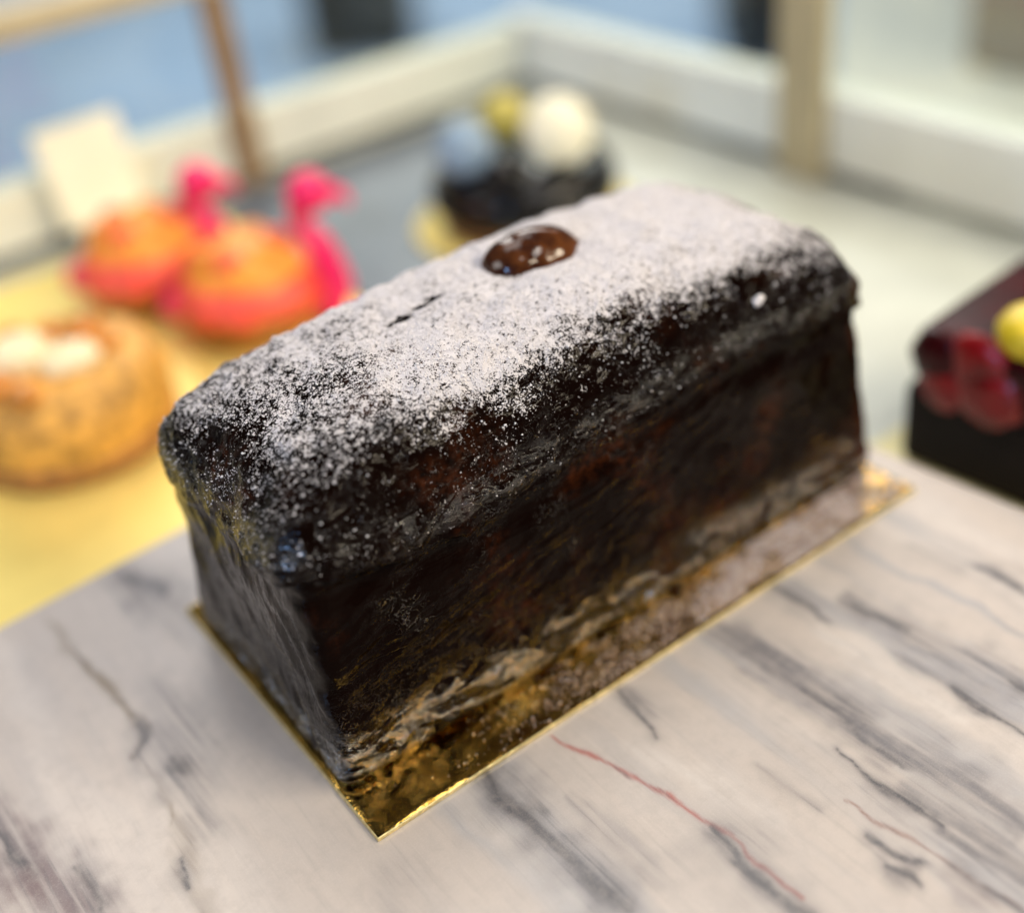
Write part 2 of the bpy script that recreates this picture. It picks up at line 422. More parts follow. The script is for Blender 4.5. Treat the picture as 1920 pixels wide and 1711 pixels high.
# ------------------------------------------------------------------ marble slab (surface the cake stands on)
VEINS = [
 ('d', [(0.0311, -0.0), (0.0311, -0.0103), (0.0302, -0.0192), (0.0311, -0.0336), (0.033, -0.0468)], 0.00193, 0.85),
 ('d', [(0.03, 0.0092), (0.0316, -0.0051), (0.0341, -0.0194)], 0.00348, 0.35),
 ('r', [(0.0514, -0.0017), (0.0522, -0.0074), (0.055, -0.0147), (0.058, -0.0226), (0.0599, -0.0294), (0.0619, -0.035), (0.0625, -0.041), (0.0636, -0.0489), (0.063, -0.0574), (0.0632, -0.0673), (0.0642, -0.0774)], 0.00078, 1.0),
 ('d', [(0.0628, -0.0503), (0.0613, -0.054), (0.0605, -0.0615), (0.0608, -0.0712), (0.0621, -0.0809)], 0.00207, 0.75),
 ('d', [(0.0761, -0.0028), (0.0734, -0.0144), (0.0718, -0.0207)], 0.00084, 0.8),
 ('g', [(0.0772, -0.0037), (0.0791, -0.0184)], 0.00198, 0.35),
 ('g', [(0.1126, 0.0), (0.1136, -0.0214), (0.1126, -0.0392), (0.1112, -0.0576), (0.1113, -0.0736), (0.1104, -0.0876), (0.1081, -0.1031)], 0.00456, 0.62),
 ('d', [(0.1114, -0.0329), (0.1113, -0.0456), (0.1099, -0.0587), (0.1093, -0.0673)], 0.00108, 0.5),
 ('d', [(0.1009, -0.0529), (0.1014, -0.0673), (0.1019, -0.0748), (0.1026, -0.0847)], 0.00115, 0.8),
 ('g', [(0.1131, -0.0422), (0.1126, -0.0565), (0.1142, -0.065), (0.1151, -0.0856), (0.1154, -0.0981)], 0.00234, 0.55),
 ('g', [(0.1476, -0.018), (0.1473, -0.0315), (0.1467, -0.0496), (0.1507, -0.0615), (0.152, -0.0731)], 0.00317, 0.55),
 ('d', [(0.1469, -0.0205), (0.1469, -0.0281), (0.1485, -0.0377)], 0.00179, 0.6),
 ('d', [(0.1357, 0.0016), (0.136, -0.0084), (0.1368, -0.0215)], 0.00153, 0.55),
 ('g', [(0.1153, -0.0056), (0.1141, -0.019), (0.1129, -0.0316)], 0.00262, 0.5),
 ('g', [(0.1391, -0.0452), (0.1391, -0.0586), (0.1383, -0.0704)], 0.00125, 0.5),
 ('d', [(0.1388, -0.0589), (0.1383, -0.0704), (0.1387, -0.0822)], 0.00094, 0.85),
 ('d', [(0.1822, -0.0353), (0.1835, -0.0414), (0.1834, -0.0492)], 0.00182, 0.65),
 ('g', [(0.1781, -0.0142), (0.1799, -0.0297), (0.1835, -0.0414)], 0.00249, 0.3),
 ('d', [(0.1506, -0.068), (0.1509, -0.0747)], 0.00109, 0.7),
 ('d', [(0.0879, -0.0746), (0.0879, -0.08), (0.0882, -0.0879)], 0.00073, 0.8),
 ('d', [(0.089, -0.0872), (0.0904, -0.0898)], 0.0012, 0.9),
 ('d', [(0.0846, -0.0834), (0.0847, -0.0877), (0.0849, -0.0919)], 0.00095, 0.9),
 ('b', [(0.0915, -0.0661), (0.0922, -0.0734), (0.094, -0.0811), (0.0955, -0.093), (0.0961, -0.1008), (0.0975, -0.1104)], 0.00073, 0.8),
 ('d', [(0.0955, -0.093), (0.0957, -0.1011), (0.0968, -0.1108)], 0.00105, 0.5),
 ('g', [(0.1014, -0.0856), (0.1036, -0.0954), (0.1046, -0.1055)], 0.0048, 0.5),
 ('g', [(0.0837, -0.0442), (0.0837, -0.0531), (0.0854, -0.0632)], 0.00116, 0.3),
 ('p', [(0.0918, -0.0943), (0.093, -0.1044)], 0.00304, 0.25),
 ('t', [(-0.0352, 0.1439), (-0.0341, 0.1249), (-0.033, 0.1117), (-0.0316, 0.1001), (-0.0305, 0.0864), (-0.0301, 0.0766), (-0.0315, 0.0715), (-0.0355, 0.0682)], 0.00107, 0.75),
 ('d', [(-0.0306, 0.0792), (-0.031, 0.0723), (-0.0346, 0.0679)], 0.00102, 0.6),
 ('t', [(-0.0349, 0.067), (-0.034, 0.0552), (-0.0349, 0.0445), (-0.0375, 0.0401)], 0.00083, 0.35),
 ('t', [(-0.0354, 0.0449), (-0.0369, 0.0332), (-0.0389, 0.0225), (-0.0399, 0.0096)], 0.00313, 0.35),
 ('d', [(-0.0396, 0.0288), (-0.0399, 0.0234), (-0.0408, 0.0192)], 0.0009, 0.7),
 ('g', [(-0.0197, 0.089), (-0.0254, 0.0646), (-0.0271, 0.0537), (-0.0319, 0.033)], 0.00457, 0.38),
 ('d', [(-0.0279, 0.0606), (-0.0271, 0.0537)], 0.00198, 0.5),
 ('d', [(-0.0071, 0.145), (-0.0046, 0.1354), (-0.002, 0.1265)], 0.00289, 0.75),
 ('g', [(-0.0104, 0.1556), (-0.0045, 0.1248), (-0.0007, 0.1013)], 0.00435, 0.3),
 ('p', [(-0.073, 0.0763), (-0.0724, 0.0603), (-0.0676, 0.0457), (-0.0626, 0.0334), (-0.0612, 0.0228)], 0.00602, 0.75),
 ('d', [(-0.0722, 0.0721), (-0.0724, 0.0646), (-0.0723, 0.0582), (-0.0692, 0.0491)], 0.00134, 0.75),
 ('p', [(-0.0702, 0.0501), (-0.065, 0.0415), (-0.0615, 0.0325)], 0.00336, 0.5),
 ('d', [(-0.0613, 0.0443), (-0.0589, 0.0361), (-0.0592, 0.0264)], 0.00129, 0.5),
 ('g', [(0.0399, -0.0309), (0.035, -0.0425), (0.0331, -0.054)], 0.00321, 0.2),
 ('g', [(-0.0018, -0.0101), (-0.0054, -0.0205)], 0.00372, 0.25),
 ('g', [(0.042, -0.02), (0.0446, -0.0371), (0.0441, -0.0543)], 0.00177, 0.25),
 ('d', [(0.0318, -0.0406), (0.0323, -0.0495), (0.0323, -0.0549)], 0.00169, 0.5),
 ('w', [(0.0649, -0.0178), (0.0709, -0.0349), (0.0748, -0.0579)], 0.0029, 0.5),
 ('w', [(0.1083, -0.0665), (0.1092, -0.0782), (0.1116, -0.0967)], 0.00176, 0.6),
 ('w', [(0.1323, -0.0217), (0.1299, -0.0421), (0.1321, -0.0672)], 0.00368, 0.5),
]
SLAB_T, SLAB_B = -0.00125, -0.0295
ang = rad(5.0)
ca, sa = math.cos(ang), math.sin(ang)
# slab frame: u along the long back edge, v towards the back; corner at the far right
corner = np.array((0.1968, 0.1705))
U0, V0, CELL = 0.36, 0.40, 0.00062
nu, nv = int(U0 / CELL), int(V0 / CELL)
gu = np.linspace(-U0, 0, nu); gv = np.linspace(-V0, 0, nv)
GU, GV = np.meshgrid(gu, gv)
X = corner[0] + GU * ca - GV * sa
Y = corner[1] + GU * sa + GV * ca
XY = np.stack([X.ravel(), Y.ravel()], 1)
W0 = np.concatenate([XY, np.zeros((len(XY), 1))], 1)
wx = fbm(W0 * 90, 4, 3) * .0016
wy = fbm(W0 * 90, 4, 9) * .0016
jag = fbm(np.stack([XY @ np.array((1, .035)) * 700, XY @ np.array((.035, -1)) * 45, 0 * X.ravel()], 1), 4, 21)
Q = XY + np.stack([wx, wy], 1)
colr = np.tile(np.array((.475, .420, .388)), (len(XY), 1))
# broad cloudy bands running across the slab, along the same grain as the veins
gdir = np.array((.035, -1)); gper = np.array((1, .035))
band = fbm(np.stack([Q @ gper * 36, Q @ gdir * 5.0, 0 * X.ravel()], 1), 4, 5)
colr += (np.array((.345, .345, .37)) - colr) * (sstep(.0, .7, band) * .72 * sstep(-.02, .12, XY[:, 0] + .1))[:, None]
band2 = fbm(np.stack([Q @ gper * 60, Q @ gdir * 8.0, 0 * X.ravel() + 9], 1), 3, 15)
colr += (np.array((.57, .515, .48)) - colr) * (sstep(.2, .9, band2) * .6)[:, None]
band3 = fbm(np.stack([Q @ gper * 150, Q @ gdir * 9.0, 0 * X.ravel() + 4], 1), 4, 25)
colr += (np.array((.30, .30, .33)) - colr) * (sstep(.2, .9, band3) * .70 * sstep(.02, .14, XY[:, 0]))[:, None]
VC = {'d': (.028, .028, .035), 'g': (.135, .128, .142), 'r': (.33, .035, .018), 'b': (.18, .06, .035),
      't': (.20, .155, .11), 'p': (.17, .125, .13), 'w': (.72, .68, .65)}
def dist_poly(Q, pts):
    best = np.full(len(Q), 1e9); par = np.zeros(len(Q))
    pts = np.array(pts); n = len(pts) - 1
    for i in range(n):
        a, b = pts[i], pts[i + 1]
        ab = b - a
        tt = np.clip(((Q - a) @ ab) / (ab @ ab), 0, 1)
        dd = np.hypot(*(Q - a - tt[:, None] * ab).T)
        s = dd < best
        best[s] = dd[s]; par[s] = (i + tt[s]) / n
    return best, par
for kind, pts, wd, st in VEINS:
    pp = np.array(pts)
    lo, hi = pp.min(0) - wd * 4 - .004, pp.max(0) + wd * 4 + .004
    idx = np.where((Q[:, 0] > lo[0]) & (Q[:, 0] < hi[0]) & (Q[:, 1] > lo[1]) & (Q[:, 1] < hi[1]))[0]
    if not len(idx): continue
    thin = kind in 'rb'
    q = XY[idx] + (Q[idx] - XY[idx]) * (.75 if thin else .8)
    dd, par = dist_poly(q, pts)
    wl = wd * (1.25 if kind in 'rb' else 1.8 if kind == 'g' else 1.25) * (1 + .45 * fbm(W0[idx] * 160, 2, 33)) * (.35 + .65 * np.sin(np.clip(par, .03, .97) * math.pi) ** .5)
    wl = np.maximum(wl, .0002)
    soft = .75 if thin else 1.15
    k = np.exp(-(dd / (wl * soft)) ** 2) * st
    k *= np.clip(.85 + (.15 if thin else .55) * jag[idx], 0, 1.3)
    if kind == 'd': k = np.maximum(k, np.exp(-(dd / (wl * .5)) ** 2) * min(1, st * 1.15))
    k = np.clip(k * (.5 if kind == 'w' else 1.2), 0, .97)
    colr[idx] += (np.array(VC[kind]) - colr[idx]) * k[:, None]
    if kind in 'd':   # smoky halo round the dark veins
        k2 = np.exp(-(dd / (wl * 3.4)) ** 2) * st * .42
        colr[idx] += (np.array(VC['g']) - colr[idx]) * k2[:, None]
ntop = nu * nv
verts = np.concatenate([np.stack([X.ravel(), Y.ravel(), np.full(ntop, SLAB_T)], 1)])
ii, jj = np.meshgrid(np.arange(nu - 1), np.arange(nv - 1))
a0 = (jj * nu + ii).ravel()
quads = np.stack([a0, a0 + 1, a0 + nu + 1, a0 + nu], 1)
# rim: chamfer ring then side wall then floor of the slab
per = np.concatenate([np.arange(nu), (np.arange(1, nv)) * nu + nu - 1, (nv - 1) * nu + np.arange(nu - 2, -1, -1), np.arange(nv - 2, 0, -1) * nu])
ctr = verts.mean(0)
def rim_ring(out, z):
    r = verts[per].copy()
    du = np.zeros((len(per), 2))
    pu, pv = GU.ravel()[per], GV.ravel()[per]
    su = np.where(pu <= -U0 + 1e-9, -1, np.where(pu >= -1e-9, 1, 0)); sv = np.where(pv <= -V0 + 1e-9, -1, np.where(pv >= -1e-9, 1, 0))
    r[:, 0] += out * (su * ca - sv * sa); r[:, 1] += out * (su * sa + sv * ca); r[:, 2] = z
    return r
rings = [rim_ring(.0006, SLAB_T - .0004), rim_ring(.0009, SLAB_T - .0012), rim_ring(.0009, SLAB_B)]
allv = np.concatenate([verts] + rings)
np_ = len(per)
rq = []
prev = per
for k in range(3):
    cur = ntop + k * np_ + np.arange(np_)
    rq.append(np.stack([prev, cur, np.roll(cur, -1), np.roll(prev, -1)], 1))
    prev = cur
quads = np.concatenate([quads] + rq)
me = bpy.data.meshes.new("marble_slab")
me.vertices.add(len(allv)); me.vertices.foreach_set("co", allv.ravel())
me.loops.add(quads.size); me.loops.foreach_set("vertex_index", quads.ravel().astype(np.int32))
me.polygons.add(len(quads)); me.polygons.foreach_set("loop_start", np.arange(0, quads.size, 4, dtype=np.int32))
me.update(calc_edges=True)
allc = np.ones((len(allv), 4), np.float32)
allc[:ntop, :3] = colr
for k in range(3): allc[ntop + k * np_: ntop + (k + 1) * np_, :3] = colr[per]
ca_ = me.attributes.new("vein", 'FLOAT_COLOR', 'POINT'); ca_.data.foreach_set("color", allc.ravel())
me.materials.append(M_MARBLE)
slab = bpy.data.objects.new("marble_slab", me); COL.objects.link(slab)
tag(slab, "white marble slab with grey streaks and one thin red vein", "slab", kind="structure")

# ------------------------------------------------------------------ gold cake board under the loaf
board = empty("gold_cake_board", (0.1, 0.057, -0.002))
tag(board, "rectangular gold foil board under the chocolate loaf on marble", "cake board")
bm = bmesh.new()
bmesh.ops.create_cube(bm, size=1)
for v in bm.verts:
    v.co = Vector((v.co.x * .2002, v.co.y * .1142, .0014 + v.co.z * .0012))
bmesh.ops.bevel(bm, geom=bm.edges[:], offset=.0003, segments=2, profile=.5, affect='EDGES')
bmesh.ops.subdivide_edges(bm, edges=[e for e in bm.edges if e.calc_length() > .05], cuts=60, use_grid_fill=False)
core = bm_obj("card_core", bm, M_EDGE, board, smooth=False)
# foil sheet, a touch smaller than the core, gently dimpled
nx, ny = 200, 115
fx = np.linspace(-.0997, .0997, nx); fy = np.linspace(-.0567, .0567, ny)
FX, FY = np.meshgrid(fx, fy)
P3 = np.stack([FX.ravel(), FY.ravel(), np.zeros(nx * ny)], 1)
ez = np.minimum(np.minimum(.0997 - abs(P3[:, 0]), .0567 - abs(P3[:, 1])), .0008) / .0008
P3[:, 2] = .00202 + ez * (.00012 + .00010 * (fbm(P3 * 130, 3, 8) + 1))
fq = [(j * nx + i, j * nx + i + 1, (j + 1) * nx + i + 1, (j + 1) * nx + i) for j in range(ny - 1) for i in range(nx - 1)]
foil = mesh_obj("foil_face", P3, fq, M_FOIL, board)

# ------------------------------------------------------------------ the loaf
loaf = empty("chocolate_loaf_cake", (0.1, 0.057, 0.0003))
tag(loaf, "dark glossy chocolate loaf cake dusted with powdered sugar on gold board", "cake")
OX, OY = 0.1, 0.057
# lip height around the loaf, measured on its front (x) and left end
lipx = np.array([0.0, .0035, .0308, .0527, .0745, .0958, .124, .1542, .1716, .195])
lipz = np.array([.0640, .0640, .0590, .0596, .0618, .0640, .0665, .0645, .0625, .0620])
def square_ring(nl, ns):
    pts = []
    for k in range(nl): pts.append((-1 + 2 * k / nl, -1))
    for k in range(ns): pts.append((1, -1 + 2 * k / ns))
    for k in range(nl): pts.append((1 - 2 * k / nl, 1))
    for k in range(ns): pts.append((-1, 1 - 2 * k / ns))
    return np.array(pts)
SQ = square_ring(250, 110)
NR = len(SQ)
def ring_xy(x0, x1, y0, y1, n):
    h = np.array(((x1 - x0) / 2, (y1 - y0) / 2))          # n = corner radius in metres
    q = SQ * h
    inner = np.maximum(h - n, 0)
    c = np.clip(q, -inner, inner)
    e = q - c
    L_ = np.hypot(e[:, 0], e[:, 1]) + 1e-12
    q = c + e / L_[:, None] * n
    return (x0 + x1) / 2 + q[:, 0], (y0 + y1) / 2 + q[:, 1]
rings, dust, phis = [], [], []
bx0, bx1, by0, by1 = .0018, .2000, .0165, .1040     # at the board
lx0, lx1, ly0, ly1 = .0022, .1938, .0180, .0960     # under the lip
RS = 80
xl, yl = ring_xy(lx0, lx1, ly0, ly1, .008)
wob = fbm(np.stack([xl * 55, yl * 55, 0 * xl], 1), 3, 41)
zlip = np.where(yl > .06, .0625, np.interp(xl, lipx, lipz)) * 1.0
zlip = np.where(xl < .006, .0630, zlip)
kern = np.exp(-np.linspace(-2, 2, 25) ** 2); kern /= kern.sum()
zlip = np.convolve(np.concatenate([zlip[-12:], zlip, zlip[:12]]), kern, 'valid') + wob * .0016
for k in range(RS):
    f = k / (RS - 1)
    e = f ** 1.1
    foot = .0016 * (1 - min(1, f / .05)) ** 2
    x0 = bx0 + (lx0 - bx0) * e + foot; x1 = bx1 + (lx1 - bx1) * e - foot
    y0 = by0 + (ly0 - by0) * e + foot; y1 = by1 + (ly1 - by1) * e - foot
    gro = .0011 * math.exp(-((f - .93) / .06) ** 2) + .0007 * math.exp(-((f - .5) / .25) ** 2)
    x, y = ring_xy(x0 + gro * .6, x1 - gro * .6, y0 + gro, y1 - gro, .0040 + .0035 * f)
    rings.append(np.stack([x, y, f * (zlip - .0008)], 1)); phis.append(np.full(NR, -1.0 + f))
RC = 130
for k in range(RC):
    ph = (k / (RC - 1)) * rad(89.0)
    s, hh = math.cos(ph) ** .56, math.sin(ph) ** .86
    ovh = .0017 * math.cos(ph) ** 2
    x, y = ring_xy(lx0 - ovh * .5, lx1 + ovh * .5, ly0 - ovh, ly1 + ovh, .0105 + .022 * hh ** 3)
    cxm, cym = (lx0 + lx1) / 2, (ly0 + ly1) / 2
    dx, dy = x - cxm, y - cym
    sx = np.where(dx > 0, s ** .62, s)
    bl = sstep(-.03, .03, dx)
    s_l = s ** .86
    sx = s_l * (1 - bl) + (s ** .72) * bl
    X_, Y_ = cxm + dx * sx, cym + dy * np.where(dy > 0, s ** .92, s)
    ztop = .0945 - .0030 * sstep(.05, .1, np.abs(X_ - .11)) + .0010 * np.sin(X_ * 60 + 1.2) + .0010 * sstep(.05, .09, Y_)
    Z_ = zlip + (ztop - zlip) * hh
    # underside of the overhang rolls in a little
    rings.append(np.stack([X_, Y_, Z_], 1)); phis.append(np.full(NR, ph / rad(90)))
V = np.concatenate(rings + [np.array([[(lx0 + lx1) / 2, (ly0 + ly1) / 2, rings[-1][:, 2].mean()]])])
PH = np.concatenate(phis + [np.array([1.0])])
NT_R = RS + RC
q = []
idx = np.arange(NR)
for k in range(NT_R - 1):
    a = k * NR + idx; b = k * NR + np.roll(idx, -1)
    q.append(np.stack([a, b, b + NR, a + NR], 1))
q = np.concatenate(q)
last = (NT_R - 1) * NR
tri = [(last + i, last + (i + 1) % NR, len(V) - 1) for i in range(NR)]
def build(name, V, q, tri):
    me = bpy.data.meshes.new(name)
    me.vertices.add(len(V)); me.vertices.foreach_set("co", V.ravel())
    li = np.concatenate([q.ravel(), np.array(tri).ravel()]).astype(np.int32) if len(tri) else q.ravel().astype(np.int32)
    st = np.concatenate([np.arange(0, q.size, q.shape[1]), q.size + 3 * np.arange(len(tri))]).astype(np.int32)
    me.loops.add(len(li)); me.loops.foreach_set("vertex_index", li)
    me.polygons.add(len(st)); me.polygons.foreach_set("loop_start", st)
    me.polygons.foreach_set("use_smooth", np.ones(len(st), bool))
    me.update(calc_edges=True)
    return me
me = build("cake_tmp", V, q, tri)
Nn = np.zeros(len(V) * 3); me.vertices.foreach_get("normal", Nn); Nn = Nn.reshape(-1, 3)
bpy.data.meshes.remove(me)
side = PH < 0
cap = ~side
# lumps, crust ripples and the wrinkled film on the sides
d = fbm(V * 48, 3, 51) * .0008 + cap * fbm(V * 95, 2, 59) * .0006
d = d + fbm(V * 150, 3, 52) * np.where(cap, .00065, .00025)
wv = V @ np.array([[1, 0, -.25], [0, 1, 0], [.25, 0, 1]])
fy_, fx_ = np.abs(Nn[:, 1]) ** 2, np.abs(Nn[:, 0]) ** 2
d = d + side * fy_ * fbm(wv * np.array((45, 45, 240)), 4, 53) * .00018
we = V @ np.array([[1, 0, 0], [0, 1, .45], [0, -.45, 1]])
d = d + side * fx_ * (fbm(we * np.array((60, 210, 38)), 4, 57) * .00045)
rdg = 1 - np.abs(fbm(wv * np.array((38, 38, 190)) + 5, 3, 58)) * 2.2
d = d + side * fy_ * np.clip(rdg, 0, 1) ** 3 * .00045
lipk = np.exp(-((PH - .03) / .10) ** 2) * cap
d = d + lipk * (fbm(V * 230, 3, 54) * .0006 + fbm(V * 90, 2, 64) * .0010)
d = d * sstep(.0, .004, V[:, 2])
# slit in the crust and a small hole
def seg_d(a, b):
    a, b = np.array(a), np.array(b); ab = b - a
    tt = np.clip(((V[:, :2] - a) @ ab) / (ab @ ab), 0, 1)
    return np.hypot(*(V[:, :2] - a - tt[:, None] * ab + np.stack([0 * tt, fbm(V * 260, 3, 77) * .0012], 1)).T)
slit = np.exp(-(seg_d((.0610, .0625), (.0765, .0640)) / (.0009 * (1 + .6 * fbm(V * 220, 2, 78)))) ** 2) * (PH > .3)
hole = np.exp(-((np.hypot(V[:, 0] - .180, V[:, 1] - .048)) / .0014) ** 2) * (PH > .3)
nutd = np.hypot((V[:, 0] - .1065) / 1.1, V[:, 1] - .0625)
d = d - slit * .0011 - hole * .0010 - np.exp(-(nutd / .010) ** 2) * .0022 * (PH > .3)
V = V + Nn * d[:, None]
me = build("cake_body", V - np.array((OX, OY, 0)), q, tri)
Nn = np.zeros(len(V) * 3); me.vertices.foreach_get("normal", Nn); Nn = Nn.reshape(-1, 3)
def dust_at(V, N, PH):
    D = sstep(.14, .74, PH) * sstep(.24, .98, N[:, 2] + .05 * fbm(V * 60, 2, 71))
    # heavier towards the far end, thinner on the near left end and along the back edge
    D = D * (.56 + .48 * sstep(.0, .12, V[:, 0])) * (1 - .30 * sstep(.080, .098, V[:, 1]) * (1 - sstep(.06, .13, V[:, 0])))
    D = D + (.22 * fbm(V * 75, 3, 72) + .12 * fbm(V * 190, 2, 73)) * sstep(.1, .35, PH) * (1 - sstep(.75, 1.0, D))
    D = D + .10 * sstep(.02, .12, PH) * sstep(.035, .0, V[:, 0]) * (PH > 0)
    return D
D = dust_at(V, Nn, PH)
D = D - .75 * slit - 1.0 * hole
D = np.where(PH < .03, -1.0, D)
at = me.attributes.new("dust", 'FLOAT', 'POINT'); at.data.foreach_set("value", (D * .82).astype(np.float32))
at = me.attributes.new("film", 'FLOAT', 'POINT'); at.data.foreach_set("value", np.clip(np.exp(-(V[:, 2] / .0170) ** 2) * side + np.exp(-((PH - .12) / .16) ** 2) * cap * .42, 0, 1).astype(np.float32))
me.materials.append(M_CHOC)
body = bpy.data.objects.new("cake_body", me); COL.objects.link(body); body.parent = loaf

# sugar grains: real little crystals lying on the crust
rng = np.random.default_rng(5)
OCT_V = np.array([(1, 0, 0), (-1, 0, 0), (0, 1, 0), (0, -1, 0), (0, 0, 1), (0, 0, -1)], float)
OCT_F = np.array([(0, 2, 4), (2, 1, 4), (1, 3, 4), (3, 0, 4), (2, 0, 5), (1, 2, 5), (3, 1, 5), (0, 3, 5)])
def grains(name, P, N, size, parent, mat):
    n = len(P)
    S = size[:, None, None] * rng.uniform(.6, 1.3, (n, 6, 1))
    th = rng.uniform(0, 2 * math.pi, n)
    c, s = np.cos(th), np.sin(th)
    o = OCT_V[None] * S
    x = o[:, :, 0] * c[:, None] - o[:, :, 1] * s[:, None]
    y = o[:, :, 0] * s[:, None] + o[:, :, 1] * c[:, None]
    o = np.stack([x, y, o[:, :, 2] * .8], 2)
    vv = (P + N * size[:, None] * .35)[:, None, :] + o
    ff = OCT_F[None] + 6 * np.arange(n)[:, None, None]
    me = build(name, vv.reshape(-1, 3), ff.reshape(-1, 3), [])
    me.polygons.foreach_set("use_smooth", np.zeros(len(me.polygons), bool))
    me.materials.append(mat)
    o = bpy.data.objects.new(name, me); COL.objects.link(o); o.parent = parent
    tag(o, kind="stuff")
    return o
qa, qb, qc = V[q[:, 0]], V[q[:, 1]], V[q[:, 3]]
ar = np.linalg.norm(np.cross(qb - qa, qc - qa), axis=1)
Dq = D[q].mean(1)
clump = fbm(V[q[:, 0]] * 900, 2, 91)
wgt = ar * np.clip(Dq + .05, 0, 1) ** 1.6 * np.clip(.55 + .9 * clump, .05, 2) * (PH[q[:, 0]] > .03)
nG = 70000
pick = rng.choice(len(q), nG, p=wgt / wgt.sum())
u, v_ = rng.random(nG)[:, None], rng.random(nG)[:, None]
Pg = V[q[pick, 0]] * (1 - u) * (1 - v_) + V[q[pick, 1]] * u * (1 - v_) + V[q[pick, 2]] * u * v_ + V[q[pick, 3]] * (1 - u) * v_
Ng = Nn[q[pick, 0]]
sz = np.exp(rng.normal(math.log(.00014), .50, nG)).clip(.00006, .00050)
ok = np.hypot((Pg[:, 0] - .1065) / 1.35, Pg[:, 1] - .0625) > .0100
grains("sugar_dusting", (Pg - np.array((OX, OY, 0)))[ok], Ng[ok], sz[ok], loaf, M_SUGAR)

# sugar that fell on the board along the front, thicker towards the far end
nB = 42000
bxp = rng.beta(2.6, 1.2, nB) * .1975 + .002
byp = rng.uniform(.0012, .0165, nB)
dens = (fbm(np.stack([bxp * 160, byp * 160, 0 * bxp], 1), 3, 95) * .5 + .45) * sstep(.02, .13, bxp) + .05
keep = rng.random(nB) < np.clip(dens, .02, 1) * (1 - .75 * sstep(.009, .0165, byp) * (1 - sstep(.11, .17, bxp)))
Pb = np.stack([bxp - OX, byp - OY, np.full(nB, .0024)], 1)[keep]
grains("sugar_dusting", Pb, np.tile((0, 0, 1.0), (len(Pb), 1)), np.exp(rng.normal(math.log(.00010), .5, len(Pb))).clip(.00005, .0004), board, M_SUGAR)

# small pale bead modelled in place of a bright glint, near the far end
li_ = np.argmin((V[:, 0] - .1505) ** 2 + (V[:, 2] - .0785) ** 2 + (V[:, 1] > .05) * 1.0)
lump = blob("glint_bead", tuple(V[li_] - np.array((OX, OY, 0)) + Nn[li_] * .0006), .0019, .0010, .0015, M_SUGAR, loaf, .45, 4, 3)

# ------------------------------------------------------------------ glazed nut on top
nut = empty("glazed_nut", (.1065, .0625, .0940), rad(-12))
tag(nut, "shiny brown caramel glazed nut set into the sugar on the loaf", "nut")
bm = bmesh.new()
bmesh.ops.create_icosphere(bm, subdivisions=5, radius=1)
P = np.array([v.co[:] for v in bm.verts])
r = 1 + .05 * fbm(P * 1.4 + 3, 2, 12) + .012 * fbm(P * 5, 2, 13)
r += -.055 * np.exp(-((P[:, 0] + .35 + .25 * P[:, 1]) / .13) ** 2) * (P[:, 2] > -.2)
r += .10 * np.exp(-((P - np.array((.95, -.05, .1))) ** 2).sum(1) / .05)
P = P * r[:, None] * np.array((.0142, .0102, .0085))
for v, qv in zip(bm.verts, P): v.co = qv
bm_obj("glazed_kernel", bm, M_NUT, nut)
# grains pushed up round its foot
aa = rng.uniform(0, 2 * math.pi, 1500); rr_ = rng.normal(1.0, .05, 1500)
Pn = np.stack([np.cos(aa) * .0142 * rr_, np.sin(aa) * .0102 * rr_, rng.normal(0.0002, .0004, 1500)], 1)
grains("sugar_dusting", Pn, np.tile((0, 0, 1.0), (1500, 1)), rng.uniform(.00012, .0003, 1500), nut, M_SUGAR)

# ------------------------------------------------------------------ display case round it
FZ = -.030
floor = box("case_floor", -.35, .47, -.45, .53, FZ - .02, FZ, M_FLOOR, None, 0)
tag(floor, kind="structure")
slate = box("slate_sheet", .172, .345, .255, .486, FZ + .0005, FZ + .002, M_SLATE, None, .0004)
tag(slate, "dark blue-grey sheet on the case floor behind the loaf", "sheet")
case = empty("display_case", (.42, .50, FZ))
tag(case, "low glass display case wall with pale ledge and tan posts", "display case")
def cbox(name, x0, x1, y0, y1, z0, z1, mat, bev=.0015):
    return box(name, x0 - .42, x1 - .42, y0 - .50, y1 - .50, z0 - FZ, z1 - FZ, mat, case, bev)
LT = .012
lg1 = cbox("ledge", -.30, .421, .500, .520, FZ + .006, LT, M_LEDGE)
M_LEDGE_LIT = simple("lit_ledge_paint", (.86, .87, .81), rough=.35, var=.04, scale=20)  # same ledge, whitened in colour for the brighter light on the right
lg2 = cbox("ledge", .422, .442, -.40, .520, FZ + .006, LT + .004, M_LEDGE_LIT)
cbox("shadow_strip", -.30, .424, .503, .516, FZ + .0002, FZ + .0065, M_BLACK, .0005).parent = lg1  # black strips draw the shadow gap below the ledges
cbox("shadow_strip", .4255, .438, .19, .515, FZ + .0002, FZ + .0065, M_BLACK, .0005).parent = lg2
cbox("post", .200, .217, .492, .4995, FZ + .0005, .0862, M_BROWN)
cbox("post", .4125, .4215, .229, .259, FZ + .0005, .15, M_TAN)
cbox("rail", -.30, .30, .491, .519, .0865, .0995, M_TAN)
cbox("glass_pane", -.30, .2078, .508, .512, LT + .0002, .0863, M_GLASS, 0)
cbox("glass_pane", .2085, .426, .508, .512, LT + .0002, .15, M_GLASS, 0)
cbox("glass_pane", .430, .434, .2445, .5075, LT + .0042, .15, M_GLASS, 0)
cbox("glass_pane", .430, .434, -.40, .2435, LT + .0042, .15, M_GLASS, 0)

